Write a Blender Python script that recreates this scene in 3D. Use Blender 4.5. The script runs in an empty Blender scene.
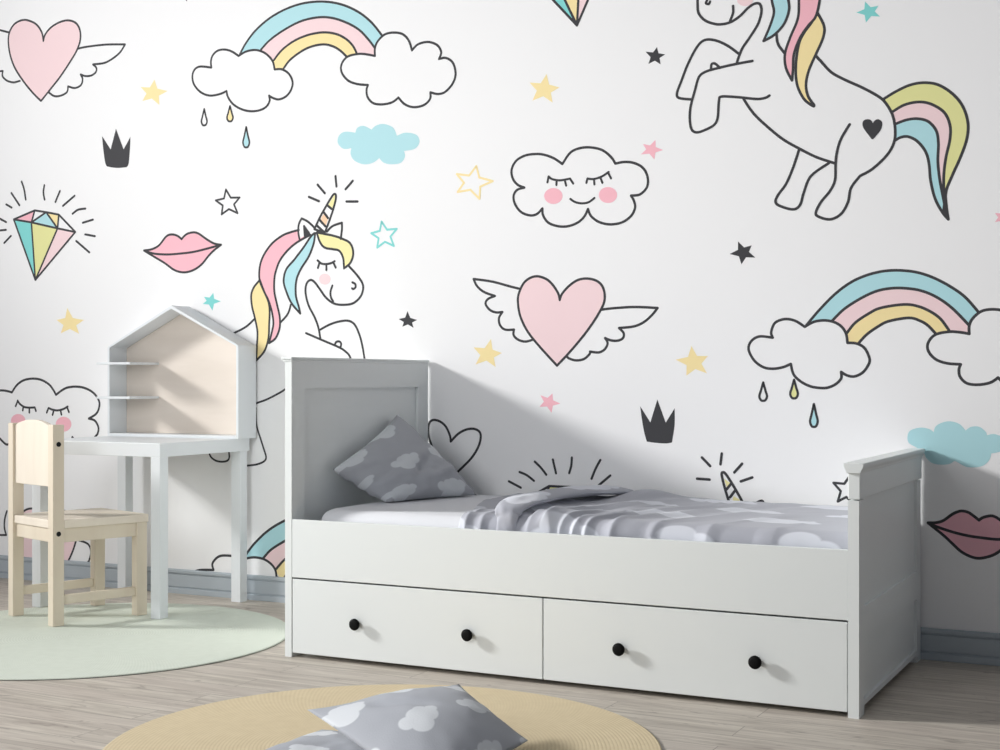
import bpy, bmesh, math, random
from mathutils import Vector, Matrix, noise
from mathutils.geometry import tessellate_polygon
random.seed(4)
C = bpy.context.scene.collection
PI = math.pi

# ------------------------------------------------------------------ camera
F, YAW, CY, EYE = 1398.03, .4695, 378.26, 1.05
SN, CS = math.sin(YAW), math.cos(YAW)
cam_data = bpy.data.cameras.new('camera')
cam_data.sensor_width = 36
cam_data.lens = F*36/1000
cam_data.shift_y = (CY-375)/1000
cam = bpy.data.objects.new('camera', cam_data)
C.objects.link(cam)
cam.location = (0, 0, EYE)
cam.rotation_euler = (PI/2, 0, YAW)
bpy.context.scene.camera = cam

WALL = 5.385
def wall_xz(px, py):
    """where a spot of the printed mural lies on the wall surface"""
    l = (px-500)/F
    k = WALL/(CS+l*SN)
    return ((-SN+l*CS)*k, EYE-(py-CY)/F*k)

# ------------------------------------------------------------------ materials
def nt(name):
    m = bpy.data.materials.new(name); m.use_nodes = True
    n = m.node_tree; b = n.nodes['Principled BSDF']
    return m, n, b
def plain(name, col, rough=.5, spec=.5, bump=0, bscale=200):
    m, n, b = nt(name)
    b.inputs['Base Color'].default_value = (*col, 1)
    b.inputs['Roughness'].default_value = rough
    b.inputs['Specular IOR Level'].default_value = spec
    if bump:
        t = n.nodes.new('ShaderNodeTexNoise'); t.inputs['Scale'].default_value = bscale
        g = n.nodes.new('ShaderNodeNewGeometry')
        n.links.new(g.outputs['Position'], t.inputs['Vector'])
        bp = n.nodes.new('ShaderNodeBump'); bp.inputs['Strength'].default_value = bump
        bp.inputs['Distance'].default_value = .002
        n.links.new(t.outputs['Fac'], bp.inputs['Height']); n.links.new(bp.outputs['Normal'], b.inputs['Normal'])
    return m
def mth(n, op, a, b=None, c=None):
    x = n.nodes.new('ShaderNodeMath'); x.operation = op
    for i, v in enumerate((a, b, c)):
        if v is None: continue
        if isinstance(v, (int, float)): x.inputs[i].default_value = v
        else: n.links.new(v, x.inputs[i])
    return x.outputs[0]
def mixc(n, fac, a, b, mode='MIX'):
    x = n.nodes.new('ShaderNodeMix'); x.data_type = 'RGBA'; x.blend_type = mode
    if isinstance(fac, (int, float)): x.inputs[0].default_value = fac
    else: n.links.new(fac, x.inputs[0])
    for i, v in ((6, a), (7, b)):
        if isinstance(v, tuple): x.inputs[i].default_value = (*v, 1)
        else: n.links.new(v, x.inputs[i])
    return x.outputs[2]
def grain(name, c1, c2, axis_scale, rough=.55, bump=.15):
    m, n, b = nt(name)
    tc = n.nodes.new('ShaderNodeTexCoord'); mp = n.nodes.new('ShaderNodeMapping')
    mp.inputs['Scale'].default_value = axis_scale
    n.links.new(tc.outputs['Object'], mp.inputs['Vector'])
    t = n.nodes.new('ShaderNodeTexNoise'); t.inputs['Scale'].default_value = 1
    t.inputs['Detail'].default_value = 5; t.inputs['Distortion'].default_value = .6
    n.links.new(mp.outputs['Vector'], t.inputs['Vector'])
    r = n.nodes.new('ShaderNodeMapRange'); r.inputs[1].default_value = .35; r.inputs[2].default_value = .65
    n.links.new(t.outputs['Fac'], r.inputs[0])
    n.links.new(mixc(n, r.outputs[0], c1, c2), b.inputs['Base Color'])
    b.inputs['Roughness'].default_value = rough
    bp = n.nodes.new('ShaderNodeBump'); bp.inputs['Strength'].default_value = bump; bp.inputs['Distance'].default_value = .001
    n.links.new(t.outputs['Fac'], bp.inputs['Height']); n.links.new(bp.outputs['Normal'], b.inputs['Normal'])
    return m

M = {}
M['paper'] = plain('mural_paper', (.90, .90, .905), .85, .2)
M['ink'] = plain('mural_ink', (.055, .055, .06), .8, .2)
M['pink'] = plain('mural_pink', (.93, .50, .57), .85, .2)
M['rose'] = plain('mural_pale_pink', (.91, .69, .71), .85, .2)
M['lip'] = plain('mural_lip_pink', (.90, .50, .57), .85, .2)
M['sky'] = plain('mural_sky_blue', (.46, .74, .79), .85, .2)
M['sun'] = plain('mural_yellow', (.93, .77, .40), .85, .2)
M['olive'] = plain('mural_lime_yellow', (.79, .78, .36), .85, .2)
M['lemon'] = plain('mural_lemon', (.89, .83, .42), .85, .2)
M['teal'] = plain('mural_teal', (.24, .68, .66), .85, .2)
M['peach'] = plain('mural_peach', (.92, .62, .42), .85, .2)
M['bed'] = plain('painted_grey_white_wood', (.81, .845, .84), .42, .4, .03, 90)
M['desk'] = plain('painted_silver_white_wood', (.76, .79, .81), .4, .4, .03, 90)
M['base'] = plain('painted_blue_grey_skirting', (.43, .48, .52), .45, .4)
M['black'] = plain('matt_black_metal', (.004, .004, .004), .6, .12)
M['bolt'] = plain('black_bolt', (.004, .004, .004), .6, .3)
M['sheet'] = plain('white_sheet', (.78, .79, .82), .9, .1, .25, 60)
M['birch'] = grain('pale_birch', (.75, .67, .54), (.69, .60, .475), (6, 6, 1.2))
M['birch_flat'] = grain('pale_birch_board', (.80, .72, .61), (.76, .68, .57), (14, 14, 2))
M['ply'] = grain('beige_plywood', (.78, .70, .62), (.73, .65, .57), (2, 2, 12), .6, .05)

def cloud_cloth(name, base, cloud, sc, seed=(0, 0)):
    """woven cotton printed with small pale clouds (shapes laid out in the cloth's own UV)"""
    m, n, b = nt(name)
    uv = n.nodes.new('ShaderNodeUVMap'); sp = n.nodes.new('ShaderNodeSeparateXYZ')
    n.links.new(uv.outputs[0], sp.inputs[0])
    u = mth(n, 'ADD', mth(n, 'MULTIPLY', sp.outputs[0], sc[0]), seed[0])
    v = mth(n, 'ADD', mth(n, 'MULTIPLY', sp.outputs[1], sc[1]), seed[1])
    row = mth(n, 'FLOOR', v)
    u = mth(n, 'ADD', u, mth(n, 'MULTIPLY', row, .43))
    col = mth(n, 'FLOOR', u)
    # each printed cloud sits a little off its grid spot
    j = mth(n, 'SUBTRACT', mth(n, 'FRACT', mth(n, 'MULTIPLY', mth(n, 'SINE', mth(n, 'ADD', mth(n, 'MULTIPLY', row, 12.9), mth(n, 'MULTIPLY', col, 78.2))), 43.7)), .5)
    fu = mth(n, 'ADD', mth(n, 'SUBTRACT', mth(n, 'FRACT', u), .5), mth(n, 'MULTIPLY', j, .16))
    fv = mth(n, 'ADD', mth(n, 'SUBTRACT', mth(n, 'FRACT', v), .5), mth(n, 'MULTIPLY', j, .2))
    d = None
    for cx, cy, r in ((-.2, -.05, .12), (-.04, .08, .17), (.14, .0, .14), (.24, -.08, .09), (-.02, -.08, .14), (.08, -.1, .13)):
        q = mth(n, 'SUBTRACT', mth(n, 'SQRT', mth(n, 'ADD', mth(n, 'POWER', mth(n, 'ABSOLUTE', mth(n, 'SUBTRACT', fu, cx)), 2), mth(n, 'POWER', mth(n, 'ABSOLUTE', mth(n, 'SUBTRACT', fv, cy)), 2))), r)
        d = q if d is None else mth(n, 'MINIMUM', d, q)
    msk = n.nodes.new('ShaderNodeMapRange'); msk.inputs[1].default_value = .012; msk.inputs[2].default_value = -.012
    n.links.new(d, msk.inputs[0])
    n.links.new(mixc(n, msk.outputs[0], base, cloud), b.inputs['Base Color'])
    b.inputs['Roughness'].default_value = .9; b.inputs['Specular IOR Level'].default_value = .15
    b.inputs['Sheen Weight'].default_value = .1
    t = n.nodes.new('ShaderNodeTexNoise'); t.inputs['Scale'].default_value = 90
    n.links.new(uv.outputs[0], t.inputs['Vector'])
    bp = n.nodes.new('ShaderNodeBump'); bp.inputs['Strength'].default_value = .25; bp.inputs['Distance'].default_value = .002
    n.links.new(t.outputs['Fac'], bp.inputs['Height']); n.links.new(bp.outputs['Normal'], b.inputs['Normal'])
    return m
GREY, PALE = (.44, .46, .505), (.72, .75, .79)
M['duvet'] = cloud_cloth('grey_cloud_cotton', (.44, .45, .50), (.68, .70, .76), (2.4, 3.5), (.2, .22))
M['pillow'] = cloud_cloth('grey_cloud_pillowcase', (.41, .425, .46), (.63, .66, .69), (1.9, 2.2), (.3, .42))
M['pillow2'] = cloud_cloth('grey_cloud_cushion_cover', GREY, PALE, (2.2, 2.4), (.35, .15))

def floor_mat():
    m, n, b = nt('greige_oak_planks')
    g = n.nodes.new('ShaderNodeNewGeometry')
    br = n.nodes.new('ShaderNodeTexBrick')
    br.inputs['Scale'].default_value = 1
    br.inputs['Brick Width'].default_value = 1.25; br.inputs['Row Height'].default_value = .128
    br.inputs['Mortar Size'].default_value = .0016; br.inputs['Mortar Smooth'].default_value = .3
    br.inputs['Color1'].default_value = (0, 0, 0, 1); br.inputs['Color2'].default_value = (1, 1, 1, 1)
    br.inputs['Mortar'].default_value = (.5, .5, .5, 1); br.offset = .37
    n.links.new(g.outputs['Position'], br.inputs['Vector'])
    def nz(scale, det, dist, rough=.6):
        mp = n.nodes.new('ShaderNodeMapping'); mp.inputs['Scale'].default_value = scale
        ad = n.nodes.new('ShaderNodeVectorMath'); ad.operation = 'ADD'
        sc = n.nodes.new('ShaderNodeVectorMath'); sc.operation = 'SCALE'; sc.inputs['Scale'].default_value = 7
        n.links.new(br.outputs['Color'], sc.inputs[0]); n.links.new(g.outputs['Position'], ad.inputs[0]); n.links.new(sc.outputs[0], ad.inputs[1])
        n.links.new(ad.outputs[0], mp.inputs['Vector'])
        t = n.nodes.new('ShaderNodeTexNoise'); t.inputs['Scale'].default_value = 1; t.inputs['Detail'].default_value = det
        t.inputs['Distortion'].default_value = dist; t.inputs['Roughness'].default_value = rough
        n.links.new(mp.outputs['Vector'], t.inputs['Vector']); return t.outputs['Fac']
    def rng(x, a, c, lo=0., hi=1.):
        r = n.nodes.new('ShaderNodeMapRange'); r.inputs[1].default_value = a; r.inputs[2].default_value = c
        r.inputs[3].default_value = lo; r.inputs[4].default_value = hi
        n.links.new(x, r.inputs[0]); return r.outputs[0]
    streak = nz((2.2, 34, 1), 6, 1.2)
    fine = nz((5, 150, 1), 4, .4)
    knots = nz((4.5, 16, 1), 3, 2.2)
    c = mixc(n, rng(streak, .3, .7), (.40, .35, .30), (.76, .705, .615))
    c = mixc(n, rng(fine, .3, .7, 0, .35), c, (.37, .33, .285))
    c = mixc(n, rng(knots, .60, .72, 0, .7), c, (.235, .195, .165))
    c = mixc(n, rng(br.outputs['Color'], 0, 1, .0, .22), c, (.66, .57, .52))
    c = mixc(n, mth(n, 'MULTIPLY', br.outputs['Fac'], .65), c, (.17, .14, .12))
    n.links.new(c, b.inputs['Base Color'])
    b.inputs['Roughness'].default_value = .5; b.inputs['Specular IOR Level'].default_value = .35
    bp = n.nodes.new('ShaderNodeBump'); bp.inputs['Strength'].default_value = .2; bp.inputs['Distance'].default_value = .0015
    n.links.new(mth(n, 'SUBTRACT', streak, br.outputs['Fac']), bp.inputs['Height']); n.links.new(bp.outputs['Normal'], b.inputs['Normal'])
    return m
M['floor'] = floor_mat()

def rug_mat(name, c1, c2, rings, ribs):
    """woven round rug: concentric braids crossed by short radial stitches"""
    m, n, b = nt(name)
    tc = n.nodes.new('ShaderNodeTexCoord'); sp = n.nodes.new('ShaderNodeSeparateXYZ')
    n.links.new(tc.outputs['Object'], sp.inputs[0])
    x, y = sp.outputs[0], sp.outputs[1]
    r = mth(n, 'SQRT', mth(n, 'ADD', mth(n, 'MULTIPLY', x, x), mth(n, 'MULTIPLY', y, y)))
    a = mth(n, 'ARCTAN2', y, x)
    rr = mth(n, 'MULTIPLY', r, rings)
    ring = mth(n, 'ABSOLUTE', mth(n, 'SINE', mth(n, 'MULTIPLY', rr, PI)))
    band = mth(n, 'FLOOR', rr)
    st = mth(n, 'SINE', mth(n, 'ADD', mth(n, 'MULTIPLY', a, ribs), mth(n, 'MULTIPLY', band, 2.1)))
    t = n.nodes.new('ShaderNodeTexNoise'); t.inputs['Scale'].default_value = 26; t.inputs['Detail'].default_value = 4
    n.links.new(tc.outputs['Object'], t.inputs['Vector'])
    h = mth(n, 'MULTIPLY', ring, mth(n, 'ADD', mth(n, 'MULTIPLY', st, .3), .7))
    k = mth(n, 'ADD', mth(n, 'MULTIPLY', h, .6), mth(n, 'MULTIPLY', t.outputs['Fac'], .45))
    n.links.new(mixc(n, k, c1, c2), b.inputs['Base Color'])
    b.inputs['Roughness'].default_value = .95; b.inputs['Specular IOR Level'].default_value = .1
    bp = n.nodes.new('ShaderNodeBump'); bp.inputs['Strength'].default_value = .3; bp.inputs['Distance'].default_value = .0018
    n.links.new(h, bp.inputs['Height']); n.links.new(bp.outputs['Normal'], b.inputs['Normal'])
    return m
M['mint'] = rug_mat('mint_woven_rug', (.63, .68, .59), (.80, .85, .76), 90, 380)
M['straw'] = rug_mat('straw_braided_rug', (.66, .54, .35), (.85, .73, .51), 90, 300)
M['rim'] = plain('rug_edge_shadow', (.10, .11, .09), .9, .1)  # painted shadow: dark colour round the lower edge of each rug

# ------------------------------------------------------------------ object helpers
def tag(o, label=None, cat=None, group=None, kind=None):
    if label: o['label'] = label
    if cat: o['category'] = cat
    if group: o['group'] = group
    if kind: o['kind'] = kind
    return o
def thing(name, label, cat, loc, rz=0, group=None):
    o = bpy.data.objects.new(name, None); C.objects.link(o)
    o.empty_display_size = .1
    o.location = loc; o.rotation_euler = (0, 0, rz)
    return tag(o, label, cat, group)
def link(name, me, mats, parent=None, bevel=0, smooth=False):
    o = bpy.data.objects.new(name, me); C.objects.link(o)
    for m in (mats if isinstance(mats, (list, tuple)) else [mats]): me.materials.append(m)
    if parent: o.parent = parent
    if smooth:
        for p in me.polygons: p.use_smooth = True
    if bevel:
        b = o.modifiers.new('bevel', 'BEVEL'); b.width = bevel; b.segments = 2; b.limit_method = 'ANGLE'; b.angle_limit = math.radians(35)
    return o
def bx(bm, x0, x1, y0, y1, z0, z1):
    vs = [bm.verts.new((x, y, z)) for z in (z0, z1) for y in (y0, y1) for x in (x0, x1)]
    for f in ((0, 2, 3, 1), (4, 5, 7, 6), (0, 1, 5, 4), (2, 6, 7, 3), (0, 4, 6, 2), (1, 3, 7, 5)):
        bm.faces.new([vs[i] for i in f])
def prism(bm, prof, axis, a0, a1):
    """extrude a closed 2D outline along an axis; prof pairs fill the other two axes in order"""
    def P(p, a):
        return {'x': (a, p[0], p[1]), 'y': (p[0], a, p[1]), 'z': (p[0], p[1], a)}[axis]
    A = [bm.verts.new(P(p, a0)) for p in prof]; B = [bm.verts.new(P(p, a1)) for p in prof]
    n = len(prof)
    bm.faces.new(A); bm.faces.new(B[::-1])
    for i in range(n): bm.faces.new((A[i], B[i], B[(i+1) % n], A[(i+1) % n]))
def done(name, bm, mats, parent=None, bevel=0, smooth=False):
    bmesh.ops.recalc_face_normals(bm, faces=bm.faces)
    me = bpy.data.meshes.new(name); bm.to_mesh(me); bm.free()
    return link(name, me, mats, parent, bevel, smooth)
def boxes(name, L, mat, parent=None, bevel=.002):
    bm = bmesh.new()
    for b in L: bx(bm, *b)
    return done(name, bm, mat, parent, bevel)
def lathe(bm, prof, axis_pt, seg=28, axis='-y'):
    """prof: (distance along axis, radius)"""
    rings = []
    for d, r in prof:
        ring = []
        for k in range(seg):
            a = 2*PI*k/seg
            if axis == '-y': p = (axis_pt[0]+r*math.cos(a), axis_pt[1]-d, axis_pt[2]+r*math.sin(a))
            else: p = (axis_pt[0]+r*math.cos(a), axis_pt[1]+r*math.sin(a), axis_pt[2]+d)
            ring.append(bm.verts.new(p))
        rings.append(ring)
    for A, B in zip(rings, rings[1:]):
        for k in range(seg): bm.faces.new((A[k], A[(k+1) % seg], B[(k+1) % seg], B[k]))
    bm.faces.new(rings[0]); bm.faces.new(rings[-1])

# ------------------------------------------------------------------ the mural wall
WM = ['paper', 'ink', 'pink', 'rose', 'lip', 'sky', 'sun', 'olive', 'lemon', 'teal', 'peach']
wbm = bmesh.new()
bx(wbm, -6.3, 1.6, WALL, WALL+.12, -.02, 3.3)
def smooth_path(txt, T, sub=6):
    """'x,y x,y | x,y' -> smooth runs that meet in corners at '|' ; T=(ox,oy,scale)"""
    ox, oy, s = T
    out = []
    last = None
    for seg in txt.replace('z', '').split('|'):
        P = [tuple(float(v) for v in t.split(',')) for t in seg.split()]
        P = [(a/s+ox, b/s+oy) for a, b in P]
        if last is not None and (abs(last[0]-P[0][0])+abs(last[1]-P[0][1])) > 1e-6: P = [last]+P
        last = P[-1]
        n = len(P)
        run = []
        for i in range(n-1):
            p0 = P[max(i-1, 0)]; p1 = P[i]; p2 = P[i+1]; p3 = P[min(i+2, n-1)]
            for k in range(sub):
                t = k/sub
                run.append(tuple(.5*((2*p1[q])+(-p0[q]+p2[q])*t+(2*p0[q]-5*p1[q]+4*p2[q]-p3[q])*t*t+(-p0[q]+3*p1[q]-3*p2[q]+p3[q])*t**3) for q in (0, 1)))
        out += run
    out.append(last)
    return out
def poly(P, mat, layer):
    W = [wall_xz(*p) for p in P]
    Q = [W[0]]
    for w in W[1:]:
        if math.hypot(w[0]-Q[-1][0], w[1]-Q[-1][1]) > 2e-4: Q.append(w)
    if math.hypot(Q[0][0]-Q[-1][0], Q[0][1]-Q[-1][1]) < 2e-4: Q.pop()
    NSTROKE[0] += 1
    y = WALL-.0001*layer-NSTROKE[0]*1e-6
    vs = [wbm.verts.new((a, y, b)) for a, b in Q]
    for t in tessellate_polygon([[Vector((a, b, 0)) for a, b in Q]]):
        try:
            f = wbm.faces.new([vs[i] for i in t]); f.material_index = WM.index(mat)
        except ValueError: pass
NSTROKE = [0]
def stroke(P, layer=4, w=.0088, mat='ink'):
    W = [Vector(wall_xz(*p)) for p in P]
    Q = [W[0]]
    for p in W[1:]:
        if (p-Q[-1]).length > 1e-3: Q.append(p)
    closed = len(Q) > 3 and (Q[0]-Q[-1]).length < 2e-3
    if closed: Q.pop()
    n = len(Q)
    if n < 2: return
    NSTROKE[0] += 1
    y = WALL-.0001*layer-NSTROKE[0]*1e-6
    def V(p, dy=0): return wbm.verts.new((p.x, y-dy, p.y))
    mi = WM.index(mat); w *= 1.22
    def nrm(a, b):
        d = (b-a).normalized(); return Vector((-d.y, d.x))
    # one continuous ribbon; sharp corners split it and get a round joint
    runs = []; cur = [0]; corners = []
    idx = list(range(n))+([0] if closed else [])
    for k in range(1, len(idx)-1):
        a, b, c = Q[idx[k-1]], Q[idx[k]], Q[idx[k+1]]
        cur.append(idx[k])
        if nrm(a, b).dot(nrm(b, c)) < .80: runs.append(cur); cur = [idx[k]]; corners.append(idx[k])
    cur.append(idx[-1]); runs.append(cur)
    corners += [0] if closed else [0, n-1]
    for q, run in enumerate(runs):
        L = []
        for k, i in enumerate(run):
            if k == 0: m = nrm(Q[run[0]], Q[run[1]])
            elif k == len(run)-1: m = nrm(Q[run[-2]], Q[run[-1]])
            else:
                a = nrm(Q[run[k-1]], Q[i]); b = nrm(Q[i], Q[run[k+1]]); m = (a+b).normalized()/max(.6, math.sqrt((1+a.dot(b))/2))
            dy = .3e-5*(q % 3)
            L.append((V(Q[i]+m*w/2, dy), V(Q[i]-m*w/2, dy)))
        for A_, B_ in zip(L, L[1:]):
            f = wbm.faces.new([A_[0], A_[1], B_[1], B_[0]]); f.material_index = mi
    for k, i in enumerate(corners):
        f = wbm.faces.new([V(Q[i]+Vector((math.cos(k_*PI/5), math.sin(k_*PI/5)))*w/2, 1.2e-5+.2e-5*(k % 4)) for k_ in range(10)]); f.material_index = mi
def draw(txt, T, fill=None, line=True, fl=3, sl=4, w=.0088, mat='ink'):
    P = smooth_path(txt, T)
    if fill: poly(P, fill, fl)
    if line: stroke(P, sl, w, mat)
    return P
def rays(L, T, w=.0092):
    for t in L: stroke(smooth_path(t, T), 4, w)
def star(tips, T, mat, outline=False, k=.45):
    ox, oy, s = T
    P = [(a/s+ox, b/s+oy) for a, b in tips]
    cx = sum(p[0] for p in P)/5; cy = sum(p[1] for p in P)/5
    R = []
    for i in range(5):
        a, b = P[i], P[(i+1) % 5]
        m = ((a[0]+b[0])/2-cx, (a[1]+b[1])/2-cy)
        R += [a, (cx+m[0]*.56, cy+m[1]*.56)]
    if outline: stroke(R+[R[0]], 4, .0078, mat)
    else: poly(R, mat, 3)
def ell(cx, cy, rx, ry, T, mat, layer=3):
    ox, oy, s = T
    poly([((cx+rx*math.cos(a))/s+ox, (cy+ry*math.sin(a))/s+oy) for a in [2*PI*k/28 for k in range(28)]], mat, layer)
def drop(cx, top, bot, w, T, fill=None):
    h = bot-top
    draw(f'{cx},{top} {cx+w*.3},{top+h*.45} {cx+w*.5},{top+h*.75} {cx+w*.3},{bot-h*.04} {cx},{bot} {cx-w*.3},{bot-h*.04} {cx-w*.5},{top+h*.75} {cx-w*.3},{top+h*.45} {cx},{top}', T, fill, w=.0078)
def band(a, b, T, mat):
    poly(smooth_path(a, T)+smooth_path(b, T)[::-1], mat, 1)

# winged heart, top left
A = (0, 0, 5)
LW = '302,145 250,132 160,108 68,95 | 85,130 120,160 175,180 | 140,195 128,220 150,250 180,262 212,260 | 195,290 200,325 225,348 270,348 | 268,375 290,398 325,408 360,400'
draw(LW, (45/5-302*.95/5, 162/5-145*.95/5, 5/.95), sl=2)
draw('390,243 440,233 530,223 625,222 | 600,262 560,295 520,315 465,322 | 482,340 478,362 455,378 425,380 403,372 | 413,395 405,425 375,440 340,432 | 335,460 305,478 270,480 240,458', A, sl=2)
draw('217,205 | 210,165 185,125 150,105 115,100 75,118 50,155 42,200 50,270 75,340 120,410 165,465 205,505 | 245,455 300,385 350,310 385,250 402,195 398,145 375,112 335,102 290,115 250,142 225,175 217,205', A, 'pink' if 0 else 'rose')
star([(772, 398), (838, 455), (797, 525), (712, 505), (703, 435)], A, 'sun')
# winged heart, middle
B = (460, 260, 5)
draw(LW, B, sl=2)
draw('708,248 780,240 880,235 988,240 | 960,275 920,310 870,332 795,340 | 818,365 815,390 790,403 755,402 725,390 | 738,415 725,445 695,462 650,458 | 648,470 620,495 580,502 545,492 533,480', B, sl=2)
draw('499,200 | 490,165 460,120 425,92 375,82 325,108 295,165 290,215 303,285 340,360 400,435 485,528 | 540,470 600,400 650,335 695,265 722,205 718,145 690,108 640,93 590,100 545,130 510,170 499,200', B, 'rose')
star([(155, 395), (210, 465), (178, 535), (78, 522), (68, 437)], B, 'sun')
star([(890, 22), (940, 85), (885, 142), (810, 105), (815, 32)], (410, 390, 6.25), 'pink')
# crowns
draw('403,537 | 437,590 | 458,508 | 488,590 | 515,540 | 513,590 508,645 500,660 | 460,663 422,657 | 415,640 408,590 403,537', (0, 0, 3.948), 'ink', False)
draw('85,135 | 170,270 | 228,78 | 298,272 | 372,152 | 372,290 350,437 | 300,445 210,440 140,430 | 118,350 100,250 85,135', (630, 390, 8.333), 'ink', False)
# stars
star([(187, 1.5), (176, -2), (172, -13), (184, -20), (194, -10)], (0, 0, 1), 'ink')
D5 = (500, 0, 5)
star([(233, 370), (298, 437), (263, 513), (162, 503), (148, 413)], D5, 'sun')
star([(785, 236), (826, 272), (803, 322), (742, 320), (727, 258)], D5, 'ink')
star([(777, 50), (815, 100), (772, 147), (705, 122), (715, 70)], (500, 130, 5), 'pink')
star([(662, 122), (748, 172), (735, 270), (635, 278), (598, 190)], (120, 170, 6.25), 'ink', True)
star([(885, 322), (980, 368), (962, 475), (858, 485), (820, 395)], (240, 170, 6.25), 'teal', True)
star([(602, 38), (705, 132), (622, 243), (485, 200), (480, 88)], (380, 160, 6.25), 'sun', True)
star([(800, 498), (828, 530), (797, 565), (760, 540), (765, 513)], (0, 160, 3.75), 'teal')
star([(252, 555), (315, 600), (297, 652), (228, 650), (212, 600)], (0, 160, 3.75), 'sun')
star([(707, 515), (740, 545), (728, 572), (690, 568), (677, 542)], (200, 160, 3.408), 'ink')
E5 = (640, 230, 5)
star([(490, 57), (558, 77), (577, 138), (507, 172), (448, 120)], E5, 'ink')
star([(257, 580), (340, 630), (335, 717), (232, 728), (178, 648)], E5, 'sun')
star([(250, 8), (325, 32), (333, 92), (255, 125), (202, 70)], (820, 0, 5.556), 'teal')
star([(205, 300), (310, 420), (235, 585), (78, 565), (35, 378)], (830, 445, 10), 'ink', True)
star([(1003, 208), (1012, 217), (1005, 226), (995, 222), (995, 213)], (0, 0, 1), 'pink')
# rainbow, top left
R1 = (180, 0, 5); R2 = (300, 0, 5)
a1 = '300,270 330,215 380,150 450,90 530,45 610,18 690,8 760,12 830,30 900,65 960,115 1012,180'
a2 = '405,248 450,200 520,150 600,108 680,88 750,88 820,108 890,145 940,195 978,245'
a3 = '470,300 510,250 570,205 640,175 715,162 780,170 830,195 865,230 885,270'
a4 = '515,347 550,300 610,255 660,232 715,222 760,230 800,252 835,285'
x1, x2, x3 = '300,270 380,300 ', '405,248 440,300 ', '470,300 490,347 '
band(a1, a2, R1, 'sky'); band(a2, a3, R1, 'rose'); band(a3, a4, R1, 'sun')
poly(smooth_path('885,270 | 978,245 | 1012,180 | 1012,300 | 885,300', R1), 'rose', .5)
poly(smooth_path('978,245 | 1012,180 | 1020,250 | 985,270', R1), 'sky', .7)
poly(smooth_path('470,300 | 450,335 | 475,365 | 515,347 | 530,320', R1, 1), 'sun', 1)
for a in (a1, a2, a3, a4): draw(a, R1, sl=2)
CL = '157,338 | 155,305 165,275 190,253 225,248 260,258 293,280 | 330,258 375,250 415,260 445,282 465,310 473,347 | 510,347 545,370 563,410 555,450 530,482 495,497 465,490 445,478 | 448,505 430,535 395,552 350,556 305,545 265,520 240,485 233,455 | 200,470 150,478 105,462 72,425 62,385 72,350 100,333 157,338'
CR = '375,280 | 375,240 390,205 425,172 470,163 515,172 545,205 560,252 | 590,222 640,210 685,225 706,260 695,295 | 730,290 765,315 778,370 762,420 725,460 690,470 652,462 | 650,495 620,525 570,536 525,522 492,488 | 460,512 410,522 365,515 338,485 333,450 340,425 | 285,420 240,402 210,365 207,325 235,285 290,270 335,272 375,280'
draw(CL, R1, 'paper'); draw(CR, R2, 'paper')
drop(121, 545, 627, 28, R1); drop(250, 530, 607, 30, R1, 'sun'); drop(331, 635, 737, 32, R1, 'sky')
draw('585,478 | 560,480 542,462 545,438 565,425 598,428 | 605,412 625,406 650,418 | 665,405 690,400 720,412 732,438 | 760,428 795,435 805,458 790,480 755,487 | 758,505 745,525 715,530 690,525 675,510 | 655,525 625,530 595,518 583,498 585,478', (170, 0, 3.226), 'sky', False)
# rainbow, right
N1 = (0, 0, 1)
b1 = '806.4,325.2 820,309.2 836,293.2 852,281.7 868,274.8 884,271.1 899.2,270.4 915.2,272 931.2,276.8 948.8,285.6 964.8,296.8 978.4,312'
b2 = '832,321 844,309.2 860,298.8 876,291.3 890.4,288.4 904,288.2 920,290.4 936,296.8 952,308 968.8,325'
b3 = '846.9,333 855.2,322.8 868,314 880.8,307.9 904,304.5 918.4,306.4 931.2,312 940.8,319.2 948.8,330'
b4 = '858.4,343.5 866.4,334.8 877.6,326.8 888.8,321.2 908.8,317.9 920,320.8 928,325.6 936,334'
band(b1, b2, N1, 'sky'); band(b2, b3, N1, 'rose'); band(b3, b4, N1, 'sun')
poly([(948.8, 330), (968.8, 325), (970, 340), (948, 340)], 'rose', .5)
poly([(846.9, 333), (844, 340), (848, 346), (858.4, 343.5), (861, 339)], 'sun', 1)
for a in (b1, b2, b3, b4): draw(a, N1, sl=2)
draw('205,548 | 195,515 215,460 255,437 300,432 350,445 405,480 | 460,450 520,440 580,448 630,475 662,520 672,580 | 730,585 780,615 810,680 800,722 765,767 715,790 670,784 632,762 | 632,802 600,837 550,860 500,862 440,852 380,822 335,777 318,712 | 270,732 210,742 150,734 95,697 60,642 55,600 78,562 125,540 205,548', (740, 250, 6.25), 'paper')
draw(CR, (969.3-375*1.23/5, 333.9-280*1.05/5, 5/1.23), None, False)
P = [(969.3+(x-375)*1.23, 333.9+(y-56)*1.05) for x, y in [(q[0]-300+300, q[1]) for q in smooth_path(CR, R2)]]
P = [(x, y) for x, y in [(969.3+((q[0]-300)-75)*1.23, 333.9+(q[1]-56)*1.05) for q in smooth_path(CR, R2)]]
poly(P, 'paper', 3); stroke(P, 4)
J = (740, 340, 6.25)
drop(145, 265, 380, 48, J); drop(338, 248, 365, 48, J, 'olive'); drop(462, 400, 543, 48, J, 'sky')
draw('470,480 | 430,455 422,415 440,378 500,360 555,368 585,388 | 600,350 650,325 700,322 750,340 785,378 | 820,355 870,355 910,385 918,408 | 960,400 1010,415 1050,440 1045,480 1000,510 945,522 | 935,560 900,595 850,608 790,605 740,580 | 715,570 690,585 640,592 580,583 540,550 525,510 | 470,480', (840, 370, 6.25), 'sky', False)
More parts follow.
